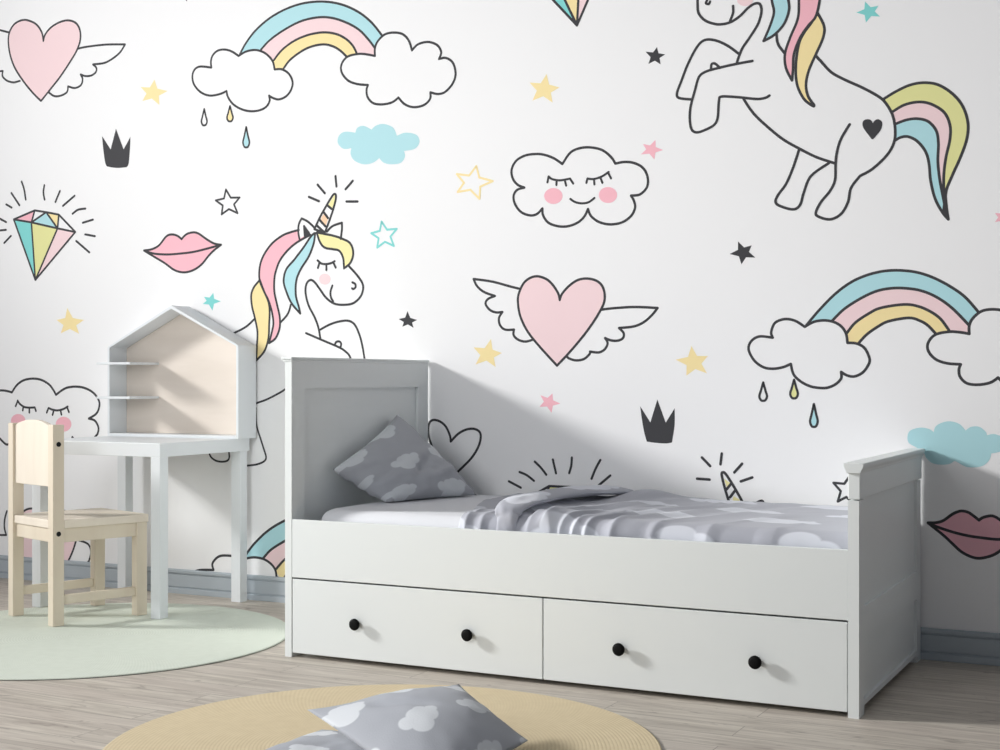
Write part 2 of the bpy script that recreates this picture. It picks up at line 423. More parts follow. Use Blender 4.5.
# sleeping cloud, middle
S5 = (500, 130, 5)
draw('312,170 | 270,142 225,125 180,120 125,128 80,155 58,200 65,245 90,275 122,288 | 85,300 68,330 75,370 105,410 150,427 185,420 212,392 | 215,425 240,462 285,480 335,482 385,465 420,435 440,395 | 455,430 495,460 550,472 610,462 655,430 675,390 670,355 655,328 | 700,322 735,285 738,235 715,190 670,165 620,160 577,168 | 555,135 510,100 450,87 395,92 350,115 312,170', S5)
rays(['243,232 260,245 300,252 350,243', '243,232 237,262', '283,255 282,275', '325,255 331,278', '350,243 366,268',
      '437,243 470,245 510,232 543,210', '437,243 432,264', '470,247 472,272', '503,240 512,264', '540,212 555,242', '352,345 375,360 410,367 445,360 472,340'], S5, .0078)
ell(267, 330, 46, 40, S5, 'pink'); ell(540, 325, 46, 40, S5, 'pink')
# sleeping cloud, left
Z8 = (0, 360, 8.333)
draw('100,270 | 140,210 200,168 280,155 350,168 410,205 445,250 467,290 | 520,250 570,228 640,222 710,235 780,275 825,340 825,400 800,450 740,488 | 790,505 820,560 815,610 795,638 760,680 700,700 640,690 603,642 | 580,720 500,760 420,755 360,700 | 300,745 220,750 150,720 120,660 | 60,705 0,655 -60,600 -80,540 -60,480 | -110,440 -120,360 -70,290 -20,258 40,255 100,270', Z8, w=.0098)
rays(['147,338 165,365 200,390 240,397 290,395', '147,345 130,385', '195,390 190,420', '245,400 245,438', '290,395 300,425',
      '405,400 440,415 480,420 525,410 565,388', '405,400 390,438', '450,415 438,458', '505,418 512,455', '558,390 575,435', '270,560 340,600 420,560'], Z8, .0092)
ell(152, 505, 60, 55, Z8, 'pink'); ell(530, 535, 65, 62, Z8, 'pink')
# gem, left
G8 = (0, 160, 8.333)
g = dict(a=(115, 495), b=(290, 420), c=(385, 435), d=(490, 455), e=(628, 600), t=(295, 1000), p=(262, 520), q=(480, 570))
def gem(g, T, cols, w=.0088):
    s = lambda k: f'{g[k][0]},{g[k][1]}'
    for tri, m in cols: poly(smooth_path(' | '.join(s(k) for k in tri), T, 1), m, 2)
    for l in ('abcde', 'apqe', 'bp', 'pc', 'cq', 'qd', 'at', 'pt', 'qt', 'et'):
        stroke(smooth_path(' | '.join(s(k) for k in l), T, 1), 4, w)
gem(g, G8, [('abp', 'pink'), ('pcq', 'sky'), ('cdq', 'sun'), ('apt', 'teal'), ('pqt', 'olive'), ('qet', 'rose')])
rays(['180,180 200,240 215,330', '370,210 362,270 372,330', '500,258 462,350', '622,298 525,382', '712,405 650,415 605,448', '775,497 690,523', '710,620 792,635', '635,675 745,770', '95,275 162,377', '52,370 98,397', '-20,478 52,518', '-30,590 50,582', '92,632 35,692'], G8)
# gem, top
gem(dict(a=(125, -150), b=(200, -240), c=(290, -250), d=(380, -245), e=(500, -140), t=(385, 127), p=(248, -160), q=(400, -155)), D5, [('apt', 'teal'), ('pqt', 'sun'), ('qet', 'rose'), ('abp', 'pink'), ('pcq', 'sky')])
# gem behind the bed
H = (490, 440, 6.25)
gem(dict(a=(230, 368), b=(370, 288), c=(460, 292), d=(560, 297), e=(640, 370), t=(430, 640), p=(340, 380), q=(520, 385)), H, [('bcp', 'olive'), ('pcq', 'sky'), ('apt', 'teal'), ('pqt', 'sun'), ('qet', 'rose')], .0085)
rays(['118,258 193,298', '185,200 230,220 275,255', '280,135 320,175 352,217', '393,122 413,208', '512,110 508,160 495,207', '690,125 660,180 635,242', '752,222 672,290', '775,308 735,318'], H, .0085)
# lips
draw('150,503 | 200,495 245,470 290,415 325,403 360,412 385,432 | 415,402 455,390 490,397 545,435 590,460 632,467 | 590,500 555,535 510,590 460,625 400,640 340,625 280,582 210,540 150,503', (120, 170, 6.25), 'lip')
draw('150,503 210,522 290,528 370,523 460,512 550,490 632,467', (120, 170, 6.25))
L8 = (880, 470, 8.333)
draw('400,440 | 470,438 530,420 600,370 650,347 690,342 740,355 790,390 825,418 | 860,395 920,382 960,390 1000,415 1060,455 1150,480 | 1100,560 1040,640 960,700 880,728 810,735 740,715 670,675 600,610 530,545 400,440', L8, 'lip')
draw('400,440 480,475 600,515 720,545 850,565 1000,578 1080,550 1150,480', L8)
# plain heart beside the headboard
draw('255,322 | 250,285 225,230 190,198 150,187 125,200 115,235 118,290 135,345 170,420 240,570 | 295,515 380,430 425,360 442,300 435,262 400,243 350,248 300,275 255,322', (410, 390, 6.25))
# unicorn, left
Pp = (240, 170, 6.25); Q = (230, 260, 6.25)
draw('187,125 150,170 133,220 138,290 155,360 172,450 168,540 165,628 | 215,570 240,490 245,400 248,320 240,260 215,200 187,125', Q, 'sun', fl=1, sl=2)
draw('368,375 320,388 265,410 200,460 150,530 125,600 122,682 147,752 177,812 199,882 209,952 202,1002 182,1082 | 222,1052 247,992 249,922 232,842 215,762 215,682 225,630 250,565 300,500 360,450 440,405', Pp, 'pink', fl=2, sl=4)
draw('465,395 440,420 400,480 340,560 290,620 273,690 287,752 322,832 377,897 | 367,852 349,782 352,692 380,620 430,540 460,460 470,395', Pp, 'sky', fl=2, sl=4)
draw('480,390 500,450 530,485 580,495 620,505 645,550 650,615 | 690,580 708,520 690,460 640,430 580,410 530,400 480,390', Pp, 'lemon')
draw('372,430 365,390 368,340 385,303 | 420,320 455,350 470,370', Pp, 'paper'); draw('400,350 | 432,395 | 405,412 | 400,350', Pp, 'ink')
draw('543,385 580,350 637,330 | 637,370 630,430', Pp)
draw('590,155 | 552,220 | 575,242 | 597,180 | 590,155', Pp, 'lemon', False); draw('510,295 | 528,270 | 552,302 | 535,352 | 505,318 | 510,295', Pp, 'peach', False)
draw('465,370 500,295 545,215 575,165 590,150 600,160 595,200 575,270 550,340 530,392 | 465,370', Pp)
rays(['548,222 572,243', '522,262 550,300', '498,312 534,352', '478,345 522,385'], Pp, .0095)
draw('745,40 790,90 825,140 832,180 815,230 770,270 710,280 650,272 600,235 560,180 530,140 505,125 480,145 472,200 490,280 530,360 552,420 565,490', Q)
rays(['640,160 628,200 632,235 645,258', '765,140 782,150 785,170 770,182 762,176', '380,280 365,330 340,365 315,390', '152,370 110,410 70,435 30,455 -40,500 -90,560'], Q, .0085)
rays(['475,457 540,485 610,515 680,545 720,570 750,605 770,680', '565,435 620,405 680,385 740,380 780,405 810,470 830,550 850,680', '655,530 665,512 685,510 695,525 690,550'], Q, .0085)
rays(['485,565 510,585 540,588 570,582 592,570', '497,580 487,612', '540,590 540,625', '585,580 598,610'], Pp, .0085)
ell(530, 682, 36, 34, Pp, 'rose')
rays(['485,92 530,145', '430,168 494,195', '597,38 603,103', '705,68 660,120', '665,197 735,197'], Pp)
rays(['560,400 635,362 720,330 800,290 868,250 940,190', '632,400 632,440 640,550 670,650 700,745 718,810 700,845 640,870 560,880'], (180, 360, 8.333), .0078)
rays(['285,60 295,98 310,130 345,155 390,163 430,155 445,130 443,90 450,40'], (170, 440, 7.5), .0078)
# heart with wings behind the chair
draw('7,511 4.8,519 4.5,528 6.4,535 | -8,535', N1); draw('48,523 | 40,511 28,509 18,518 14,538 22,562 40,590 | 58,575 69,559.6 76,541 78,524 68,512 56,512 48,523', N1, 'rose', w=.009)
draw('78,540 88,544 91,552 89,561 | 82,570', N1)
# rainbow, low behind the desk
K8 = (180, 510, 8.333)
c1 = '540,395 565,350 620,280 700,200 780,140 870,90 960,55 1100,25 1250,20'
c2 = '680,415 695,400 760,330 870,260 980,205 1100,170 1250,160'
c3 = '795,500 870,415 960,355 1060,310 1160,290 1250,285'
c4 = '850,600 900,520 1000,440 1100,400 1250,385'
band(c1, c2, K8, 'sky'); band(c2, c3, K8, 'rose'); band(c3, c4, K8, 'sun')
for a in (c1, c2, c3, c4): draw(a, K8, sl=2, w=.0098)
draw('150,560 120,520 170,500 280,500 | 270,450 300,405 340,382 400,380 450,388 500,420 | 570,400 630,395 700,410 760,450 795,500 805,560 | 880,600 880,700 600,760 300,700 150,560', K8, 'paper', w=.0098)
# unicorn, right
R5 = (660, 0, 5); S9 = (660, 90, 5); U = (820, 0, 5.556); V = (820, 80, 5.556)
t1 = '350,108 420,65 500,28 580,15 660,28 740,80 795,150 822,240 815,330 780,430 735,530 700,620 702,700 713,774'
t2 = '405,175 470,138 550,122 620,135 690,180 722,250 722,330 700,430 688,530 690,640 708,760'
t3 = '425,242 480,222 540,215 600,230 645,280 658,350 655,450 665,550 682,640 706,760'
t4 = '418,335 450,318 490,315 540,340 585,395 605,460 615,560 640,660 680,735 713,774'
band(t1, t2, V, 'olive'); band(t2, t3, V, 'rose'); band(t3, t4, V, 'sky')
for a in (t1, t2, t3, t4): draw(a, V, sl=2)
poly(smooth_path('688,640 | 702,640 | 713,774 | 680,720', V, 1), 'ink', 2)
draw('205,-60 190,-20 188,30 195,70 230,105 290,122 350,112 400,80 440,40 475,18 500,22 507,60 490,120 450,185 410,245 385,310', R5)
rays(['235,2 230,16 244,20 250,8', '365,30 365,65 350,105', '255,350 258,322 275,318 300,340'], R5, .0085)
ell(425, -2, 40, 33, R5, 'rose')
draw('395,270 340,230 280,203 225,200 185,235 140,320 105,410 85,465 95,490 155,497', R5)
draw('462,305 390,318 300,338 230,358 195,385 175,450 152,540 150,610 160,650 185,662 225,650 270,625 288,590 293,520 297,487 | 320,482 400,487 480,495 525,490 547,478', R5)
draw('418,45 470,120 550,195 620,250 700,295 780,335 878,368', S9)
draw('695,300 665,390 630,470 590,525 578,560 600,580 665,597 700,575 720,510 755,430 845,365', S9)
draw('948,172 905,245 885,310 878,370 875,450 850,505 805,560 780,610 790,632 850,647 905,620 940,560 955,490 1000,430', S9)
draw('222,533 290,495 370,420 410,350 418,280 405,200 370,135 330,95 240,45 130,-5 60,-45 0,-110', V)
draw('780,280 800,302', R5)
stroke([(816, 56), (818.5, 59), (820, 60.3)], 4)
draw('292,322 | 250,265 245,235 262,226 280,232 293,262 | 305,235 322,226 338,240 330,275 292,322', V, 'ink')
draw('600,-60 560,-10 570,60 550,130 518,205 | 570,175 620,120 645,50 640,-10 630,-60', R5, 'sky')
draw('785,60 820,130 815,190 780,270 745,350 730,420 740,480 770,525 | 765,530 720,495 685,420 680,320 695,220 720,165 760,110 785,60', R5, 'sun', fl=1, sl=2)
draw('700,-60 695,-10 690,90 650,190 625,270 630,340 660,402 | 665,350 670,270 700,190 740,130 780,80 800,-10 800,-60', R5, 'pink')
draw('582,165 590,220 625,268', R5)
# horn of the one behind the bed
W5 = (680, 440, 5.556)
draw('245,215 | 278,238 | 262,268 | 245,215', W5, 'lemon', False); draw('290,345 | 298,312 | 330,330 | 345,400 | 300,400', W5, 'lemon', False)
draw('300,420 275,350 250,270 232,195 238,180 255,190 300,260 350,350 380,420', W5, w=.009)
rays(['258,275 285,242', '278,318 308,278'], W5, .009)
rays(['122,97 168,145', '232,75 225,135', '345,132 302,180', '402,208 338,230', '95,215 165,220'], W5, .009)
draw('400,365 455,338 470,380', W5, w=.009)
me = bpy.data.meshes.new('wall_back'); wbm.to_mesh(me); wbm.free()
tag(link('wall_back', me, [M[k] for k in WM]), kind='structure')

# ------------------------------------------------------------------ floor, skirting
tag(boxes('floor', [(-6.3, 1.6, -.6, WALL+.12, -.1, 0)], M['floor'], None, 0), kind='structure')
bm = bmesh.new()
y = WALL-.0015
prism(bm, [(y, 0), (y, .118), (y-.006, .118), (y-.0125, .113), (y-.0125, .102), (y-.010, .0985), (y-.004, .0975), (y-.004, .094), (y-.0085, .092), (y-.0085, .034), (y-.003, .032), (y-.003, .028), (y-.0085, .0265), (y-.013, .023), (y-.013, .002), (y-.0125, 0)], 'x', -6.3, 1.6)
tag(done('baseboard_back', bm, M['base']), kind='structure')

# ------------------------------------------------------------------ bed
X0, X1, Y0, Y1 = -3.112, -.958, 4.340, 5.370
PT = .519
bed = thing('daybed', 'pale grey wooden bed with tall headboard, low footboard and two drawers beneath', 'bed', ((X0+X1)/2, (Y0+Y1)/2, 0))
off = Vector(((X0+X1)/2, (Y0+Y1)/2, 0))
def bb(name, L, mat=M['bed'], parent=bed, bevel=.002):
    return boxes(name, [(a-off.x, b-off.x, c-off.y, d-off.y, e, f) for a, b, c, d, e, f in L], mat, parent, bevel)
# headboard: stiles, rails, sunk panel
a, b = X0, X0+.030
hb = bb('headboard', [(a, b, Y0, Y0+.085, 0, 1.113), (a, b, Y1-.085, Y1, 0, 1.113), (a, b, Y0+.085, Y1-.085, 1.012, 1.113), (a, b, Y0+.085, Y1-.085, .08, .2),
                      (a+.008, b-.014, Y0+.08, Y1-.08, .15, 1.02)], bevel=0)
bb('top_cap', [(a-.012, b+.005, Y0-.007, Y1+.004, 1.121, 1.130), (a-.006, b+.003, Y0-.003, Y1+.002, 1.113, 1.121)], parent=hb)
# footboard
a, b = -.996, X1
def ring_side(name, zt, parent):
    return bb(name, [(a, b-.004, Y0, Y0+.075, 0, zt), (a, b-.004, Y1-.075, Y1, 0, zt), (a, b-.004, Y0+.075, Y1-.075, .235, .335),
                     (a, b-.004, Y0+.075, Y1-.075, .028, .045), (a+.006, b-.014, Y0+.07, Y1-.07, .028, zt)], parent=parent, bevel=0)
fb = ring_side('footboard', .672, bed)
bb('top_rail', [(a, b, Y0-.001, Y1, .676, .765)], parent=fb, bevel=.003)
bm = bmesh.new()
def off_prism(prof, y0, y1): prism(bm, [(p-off.x, q) for p, q in prof], 'y', y0-off.y, y1-off.y)
off_prism([(a-.003, .757), (b+.003, .757), (b+.005, .765), (b+.010, .773), (b+.012, .779), (b+.012, .788), (a-.012, .788), (a-.012, .779), (a-.010, .773), (a-.005, .765)], Y0-.011, Y1+.006)
done('top_cap', bm, M['bed'], fb, .0015)
# side rails
bb('front_panel', [(X0+.030, -.996, Y0+.001, Y0+.016, .3005, PT)])
bb('back_panel', [(X0+.030, -.996, Y1-.022, Y1-.002, .05, PT)])
bb('slat_base', [(X0+.030, -.996, Y0+.03, Y1-.03, .335, .37)])
bb('inner_frame', [(X0+.030, -.996, Y1-.10, Y1-.03, .0, .05)])
for k, (p, q, kn) in enumerate(((-3.079, -2.0395, (-2.789, -2.322)), (-2.0355, -.9985, (-1.750, -1.285)))):
    d = bb('drawer', [(p, q, Y0+.001, Y0+.020, .017, .2945), (p+.02, p+.032, Y0+.02, Y1-.12, .03, .25), (q-.032, q-.02, Y0+.02, Y1-.12, .03, .25),
                      (p+.032, q-.032, Y1-.132, Y1-.12, .03, .25), (p+.032, q-.032, Y0+.02, Y1-.132, .03, .04)])
    for kx in kn:
        bm = bmesh.new()
        # short stem and rounded head
        lathe(bm, [(0, .009), (.010, .007), (.013, .010), (.016, .018), (.020, .0212), (.025, .0215), (.029, .019), (.031, .013), (.0315, .004)], (kx-off.x, Y0+.002-off.y, .149), 32)
        tag(done('knob', bm, M['black'], d, 0, True), 'round matt black knob')

# mattress in its sheet: rounded slab
MX0, MX1, MY0, MY1, MZ = -3.022, -1.012, 4.408, 5.330, .553
def rounded_slab(x0, x1, y0, y1, z0, z1, r, nx=60, ny=30, wob=.0):
    bm = bmesh.new(); n = 6
    def inset(i):       # rings from bottom rim over the shoulder to the top
        return i
    rings = []
    prof = [(0, z0+r*.6), (0, z1-r)] + [(r-r*math.cos(t), z1-r+r*math.sin(t)) for t in [PI/2*k/n for k in range(1, n+1)]]
    prof = [(r*.6, z0), (r*.2, z0+r*.2)] + prof
    for ins, z in prof:
        pts = []
        cr = .06
        X0_, X1_, Y0_, Y1_ = x0+ins, x1-ins, y0+ins, y1-ins
        for cx, cy, a0 in ((X1_-cr, Y1_-cr, 0), (X0_+cr, Y1_-cr, 90), (X0_+cr, Y0_+cr, 180), (X1_-cr, Y0_+cr, 270)):
            for k in range(7):
                t = math.radians(a0+15*k); pts.append((cx+cr*math.cos(t), cy+cr*math.sin(t), z))
        rings.append([bm.verts.new(p) for p in pts])
    for A_, B_ in zip(rings, rings[1:]):
        m = len(A_)
        for k in range(m): bm.faces.new((A_[k], A_[(k+1) % m], B_[(k+1) % m], B_[k]))
    bm.faces.new(rings[0][::-1]); bm.faces.new(rings[-1])
    return bm
bm = rounded_slab(MX0, MX1, MY0, MY1, .371, MZ, .045)
m_ = done('mattress', bm, M['sheet'], None, 0, True)
tag(m_, 'white mattress in a smooth sheet, lying in the grey bed under the bedding', 'mattress')
try:
    m_.data.set_sharp_from_angle(angle=math.radians(50))
except Exception: pass

# ------------------------------------------------------------------ duvet
def sstep(a, b, x):
    t = max(0, min(1, (x-a)/(b-a))); return t*t*(3-2*t)
def duvet():
    NX, NY = 300, 130
    bm = bmesh.new(); uvl = bm.loops.layers.uv.new('UVMap')
    x0, x1 = -2.40, -1.004
    Yf = MY0-.012
    # fold lines: (front x, lean towards the foot, height, width, start, end)
    folds = [(-2.36, -.12, .010, .016), (-2.30, -.05, .012, .020), (-2.185, -.05, .034, .035), (-2.10, .22, .022, .030),
             (-2.045, .30, .030, .032), (-1.985, .34, .016, .020), (-1.94, .36, .016, .016), (-1.895, .38, .020, .020), (-1.80, .40, .018, .030), (-1.66, .4, .010, .03), (-1.47, .3, .006, .03), (-1.25, .2, .004, .03)]
    V = []
    for j in range(NY+1):
        t = j/NY
        row = []
        for i in range(NX+1):
            s = i/NX
            # left hem wavers
            hem = x0 + .012*math.sin(t*9) - .21*sstep(.05, .9, t)
            x = hem + (x1-hem)*s
            # path over the front shoulder: down the front, round, along the top, then down at the back
            L1, R, L2 = .075, .055, (MY1-.02-Yf-.055)
            q = t*(L1+R*PI/2+L2)
            if q < L1: y = Yf; z = MZ+.010-R-L1+q; n = (-1, 0)
            elif q < L1+R*PI/2:
                a_ = (q-L1)/R; y = Yf+R-R*math.cos(a_); z = MZ+.010-R+R*math.sin(a_); n = (-math.cos(a_), math.sin(a_))
            else: y = Yf+R+(q-L1-R*PI/2); z = MZ+.010; n = (0, 1)
            d = 0; ox = 0
            dy = max(0, y-Yf)
            for fx, lean, h, w in folds:
                c = fx + lean*dy
                u = (x-c)/w
                wide = 1+dy*1.2
                e = math.exp(-abs(u/wide)**(1.25 if dy < .2 else 1.6))
                fade = 1-.55*sstep(.0, .9, dy)
                d += h*e*fade
                ox -= .45*h*e*fade*(1 if u < .8 else .4)
            # crumpled heap towards the wall
            hx = (x+1.99)/.12; hy = (y-5.17)/.13
            d += .040*math.exp(-hx*hx-hy*hy)
            hx = (x+1.66)/.10; hy = (y-5.2)/.06
            d += .008*math.exp(-hx*hx-hy*hy)
            # loose ripple
            p = Vector((x*3.1-y*1.6, y*3.4, 1.3))
            k = 1-sstep(-2.0, -1.5, x)*.72
            d += (noise.noise(p)*.014 + noise.noise(p*2.7)*.006)*k
            p2 = Vector((x*14-dy*9, y*2.2, 4))
            d += noise.noise(p2)*.013*k*(1-.6*sstep(.1, .6, dy))
            d += abs(noise.noise(Vector((x*9, y*3, 9))))*.010*(1-sstep(.0, .10, dy))
            d = max(d, .001)
            if y > 4.43: d *= 1-.35*sstep(MY1-.07, MY1-.01, y)
            d = max(d, .001)
            lim = .030 if n[1] < .3 else 1
            ny = max(-.030, n[0]*min(d*1.15, lim))
            row.append((bm.verts.new((x+ox*.8, y+ny, z+n[1]*d)), (x, q)))
        V.append(row)
    for j in range(NY):
        for i in range(NX):
            f = bm.faces.new((V[j][i][0], V[j][i+1][0], V[j+1][i+1][0], V[j+1][i][0])); f.smooth = True
            for l, c in zip(f.loops, (V[j][i], V[j][i+1], V[j+1][i+1], V[j+1][i])): l[uvl].uv = c[1]
    me = bpy.data.meshes.new('duvet'); bm.to_mesh(me); bm.free()
    o = link('duvet', me, M['duvet'])
    so = o.modifiers.new('thick', 'SOLIDIFY'); so.thickness = .004; so.offset = -1
    return tag(o, 'crumpled grey duvet printed with pale clouds, spread over the right part of the mattress', 'duvet')
duvet()
# folded-over top hem of the duvet: a thick roll that lies over it
def roll():
    bm = bmesh.new(); uvl = bm.loops.layers.uv.new('UVMap')
    path = [(-2.195, 4.384, .49), (-2.195, 4.384, .535), (-2.197, 4.395, .570), (-2.206, 4.43, .590), (-2.220, 4.52, .600), (-2.232, 4.65, .604), (-2.226, 4.80, .607), (-2.205, 4.95, .608), (-2.165, 5.08, .606), (-2.11, 5.19, .600), (-2.07, 5.24, .590)]
    P = []
    n = len(path)
    for i in range(n-1):
        p = [Vector(path[max(0, min(n-1, i+k))]) for k in (-1, 0, 1, 2)]
        for k in range(8):
            t = k/8
            P.append(.5*((2*p[1])+(-p[0]+p[2])*t+(2*p[0]-5*p[1]+4*p[2]-p[3])*t*t+(-p[0]+3*p[1]-3*p[2]+p[3])*t**3))
    P.append(Vector(path[-1]))
    rings = []; seg = 28; acc = 0
    for i, c in enumerate(P):
        tan = (P[min(i+1, len(P)-1)]-P[max(i-1, 0)]).normalized()
        up = Vector((0, 0, 1)) if abs(tan.z) < .8 else Vector((0, -1, 0))
        side = tan.cross(up).normalized(); up2 = side.cross(tan).normalized()
        f = i/(len(P)-1)
        if i: acc += (c-P[i-1]).length
        w = .040+.055*math.sin(min(1, f*1.25)*PI*.9)**1 if f < .99 else .03
        w = .040 + .034*sstep(.1, .5, f)*(1-sstep(.8, 1, f)*.9)
        h = .014 + .008*sstep(.15, .5, f)-.010*sstep(.8, 1, f)
        ring = []
        for k in range(seg):
            a_ = 2*PI*k/seg
            r = 1+.16*noise.noise(Vector((math.cos(a_)*1.3, math.sin(a_)*1.3, f*5)))
            cx_, cz_ = math.cos(a_), math.sin(a_)
            cz_ = cz_*(1 if cz_ > 0 else .8)
            q = c+side*(w*cx_*r)+up2*(h*cz_*r + .006*noise.noise(Vector((f*9, cx_*2, 3))))
            ring.append((bm.verts.new(q), (acc*.9+.13, .3+a_/(2*PI)*.30)))
        rings.append(ring)
    for A_, B_ in zip(rings, rings[1:]):
        for k in range(seg):
            L = (A_[k], A_[(k+1) % seg], B_[(k+1) % seg], B_[k])
            f = bm.faces.new([q[0] for q in L]); f.smooth = True
            for l, c in zip(f.loops, L): l[uvl].uv = c[1]
    for R_ in (rings[0], rings[-1]):
        c = sum((q[0].co for q in R_), Vector())/seg
        cv = bm.verts.new(c)
        for k in range(seg): bm.faces.new((R_[k][0], R_[(k+1) % seg][0], cv)).smooth = True
    bmesh.ops.recalc_face_normals(bm, faces=bm.faces)
    me = bpy.data.meshes.new('turned_hem'); bm.to_mesh(me); bm.free()
    o = link('turned_hem', me, M['duvet'], bpy.data.objects['duvet'])
    return o
roll()

# ------------------------------------------------------------------ pillows
def pillow(name, corners, thick, mat, uvs, clampf, label, seed=0, N=44, wr=1., up=(0, 0, 1), pinch=.07, creases=(), under=1, pw_=.42):
    """corners in order; grid between them, puffed on both sides"""
    L_, T_, R_, B_ = [Vector(c) for c in corners]
    nrm = (T_-L_).cross(B_-L_)+(R_-T_).cross(B_-R_)*-1
    nrm = (R_-L_).cross(T_-B_).normalized()
    if nrm.dot(Vector(up)) < 0: nrm = -nrm
    bm = bmesh.new(); uvl = bm.loops.layers.uv.new('UVMap')
    grids = []
    for sgn in (1, -1):
        g_ = []
        for j in range(N+1):
            row = []
            for i in range(N+1):
                u, v = 2*i/N-1, 2*j/N-1
                uu = u*(1-pinch*(1-v*v)*abs(u)**1.5); vv = v*(1-pinch*(1-u*u)*abs(v)**1.5)
                a_, b_ = (uu+1)/2, (vv+1)/2
                p = L_*(1-a_)*(1-b_)+T_*a_*(1-b_)+R_*a_*b_+B_*(1-a_)*b_
                puff = (max(0, 1-u*u)*max(0, 1-v*v))**pw_
                edge = 1-max(abs(u), abs(v))
                z = thick*.5*puff
                q = Vector((u*2+seed, v*2, sgn*3.))
                z += sgn*0 + wr*puff*(noise.noise(q)*.012+noise.noise(q*2.6)*.006)
                # creases running in from the corners and the hem
                ang = math.atan2(v, u)
                z += wr*.005*math.sin(ang*13+seed)*min(1, (u*u+v*v)**1.5)*min(1, edge*9)
                for cu, cv, du, dv, w_, h_ in creases:
                    t = ((u-cu)*du+(v-cv)*dv); sd = (u-cu)*dv-(v-cv)*du
                    if sgn > 0: z += h_*math.exp(-(sd/w_)**2)*sstep(-.15, .15, t)*(1-sstep(.5, .9, t))*min(1, edge*6)
                p = p+nrm*sgn*z*(under if sgn < 0 else 1)
                p = clampf(p)
                row.append((bm.verts.new(p) if not (sgn < 0 and (i in (0, N) or j in (0, N))) else grids[0][j][i][0], ((u+1)/2*uvs, (v+1)/2*uvs)))
            g_.append(row)
        grids.append(g_)
        for j in range(N):
            for i in range(N):
                Q_ = [g_[j][i], g_[j][i+1], g_[j+1][i+1], g_[j+1][i]]
                if sgn < 0: Q_.reverse()
                try: f = bm.faces.new([q[0] for q in Q_])
                except ValueError: continue
                f.smooth = True
                for l, c in zip(f.loops, Q_): l[uvl].uv = c[1]
    me = bpy.data.meshes.new(name); bm.to_mesh(me); bm.free()
    return tag(link(name, me, mat), label, 'pillow')
def ray_at(px, py, d):
    l = (px-500)/F
    return Vector(((-SN+l*CS)*d, (CS+l*SN)*d, EYE-(py-CY)/F*d))
def cl_bed(p):
    if p.z < MZ+.002: p.z = MZ+.002+(MZ+.002-p.z)*.02
    if p.x < X0+.034: p.x = X0+.034
    return p
pillow('pillow', [(-3.045, 4.562, .694), (-3.068, 5.085, .897), (-2.750, 5.207, .557), (-2.905, 4.755, .557)], .17, M['pillow'], 1.0, cl_bed,
       'grey cloud-print pillow propped on one edge against the headboard', 3, up=(1, -1, .5), creases=((-.1, .35, .9, -.45, .09, -.02), (.1, .62, .95, -.3, .1, .016)))
def cl_rug(p):
    if p.z < .0085: p.z = .0085
    return p
def cl_rug2(p):
    return p
pillow('cushion', [(-2.245, 3.235, .125), (-1.970, 3.615, .150), (-1.590, 3.297, .102), (-1.56, 2.76, .080)], .155, M['pillow2'], 1.0, cl_rug,
       'grey cloud-print cushion lying on top on the round straw rug, corner pointing at the bed', 1, under=.2, pw_=.8, wr=.35, pinch=.04, creases=((-.5, -.5, .7, .7, .07, -.012),))
pillow('cushion', [(-2.290, 3.375, .034), (-1.86, 3.34, .034), (-1.89, 2.90, .034), (-2.32, 2.93, .034)], .05, M['pillow2'], 1.0, cl_rug,
       'lower cushion with pale clouds peeping out beneath the upper cushion on the straw rug', 5, wr=.4)

# ------------------------------------------------------------------ rugs
def rug(name, cx, cy, r, th, mat, label):
    bm = bmesh.new(); seg = 128
    prof = [(0, r-.002), (th*.35, r), (th*.75, r-.001), (th, r-.005)]
    lathe(bm, prof, (0, 0, 0), seg, 'z')
    for f in bm.faces:
        zc = f.calc_center_median().z
        if zc < th*.5: f.material_index = 1
    o = done(name, bm, [mat, M['rim']])
    o.location = (cx, cy, .0005)
    return tag(o, label, 'rug')
rug('round_rug', -4.070, 4.300, .824, .006, M['mint'], 'round mint green woven rug under the small chair and desk')
rug('round_rug', -2.095, 3.397, .789, .007, M['straw'], 'round straw yellow braided rug in front of the bed')

# ------------------------------------------------------------------ desk
DX0, DX1, DY0, DY1 = -4.795, -4.045, 4.725, 5.357
ZB, ZT = .708, .768
dc = Vector(((DX0+DX1)/2, (DY0+DY1)/2, 0))
desk = thing('desk', 'silver grey square-legged desk against the mural wall behind the chair', 'desk', dc)
def dd(name, L, mat, parent, o=dc, bevel=.0015):
    return boxes(name, [(p-o.x, q-o.x, r-o.y, s-o.y, t, u) for p, q, r, s, t, u in L], mat, parent, bevel)
dd('tabletop', [(DX0, DX1, DY0, DY1, ZB, ZT)], M['desk'], desk, bevel=.002)
s = .054
for p, q, zb in ((DX0, DY0, .007), (DX1-s, DY0, .007), (DX0, DY1-s-.018, 0), (DX1-s, DY1-s-.018, 0)):
    dd('leg', [(p+.001, p+s-.001, q+.001, q+s, zb, ZB)], M['desk'], desk)
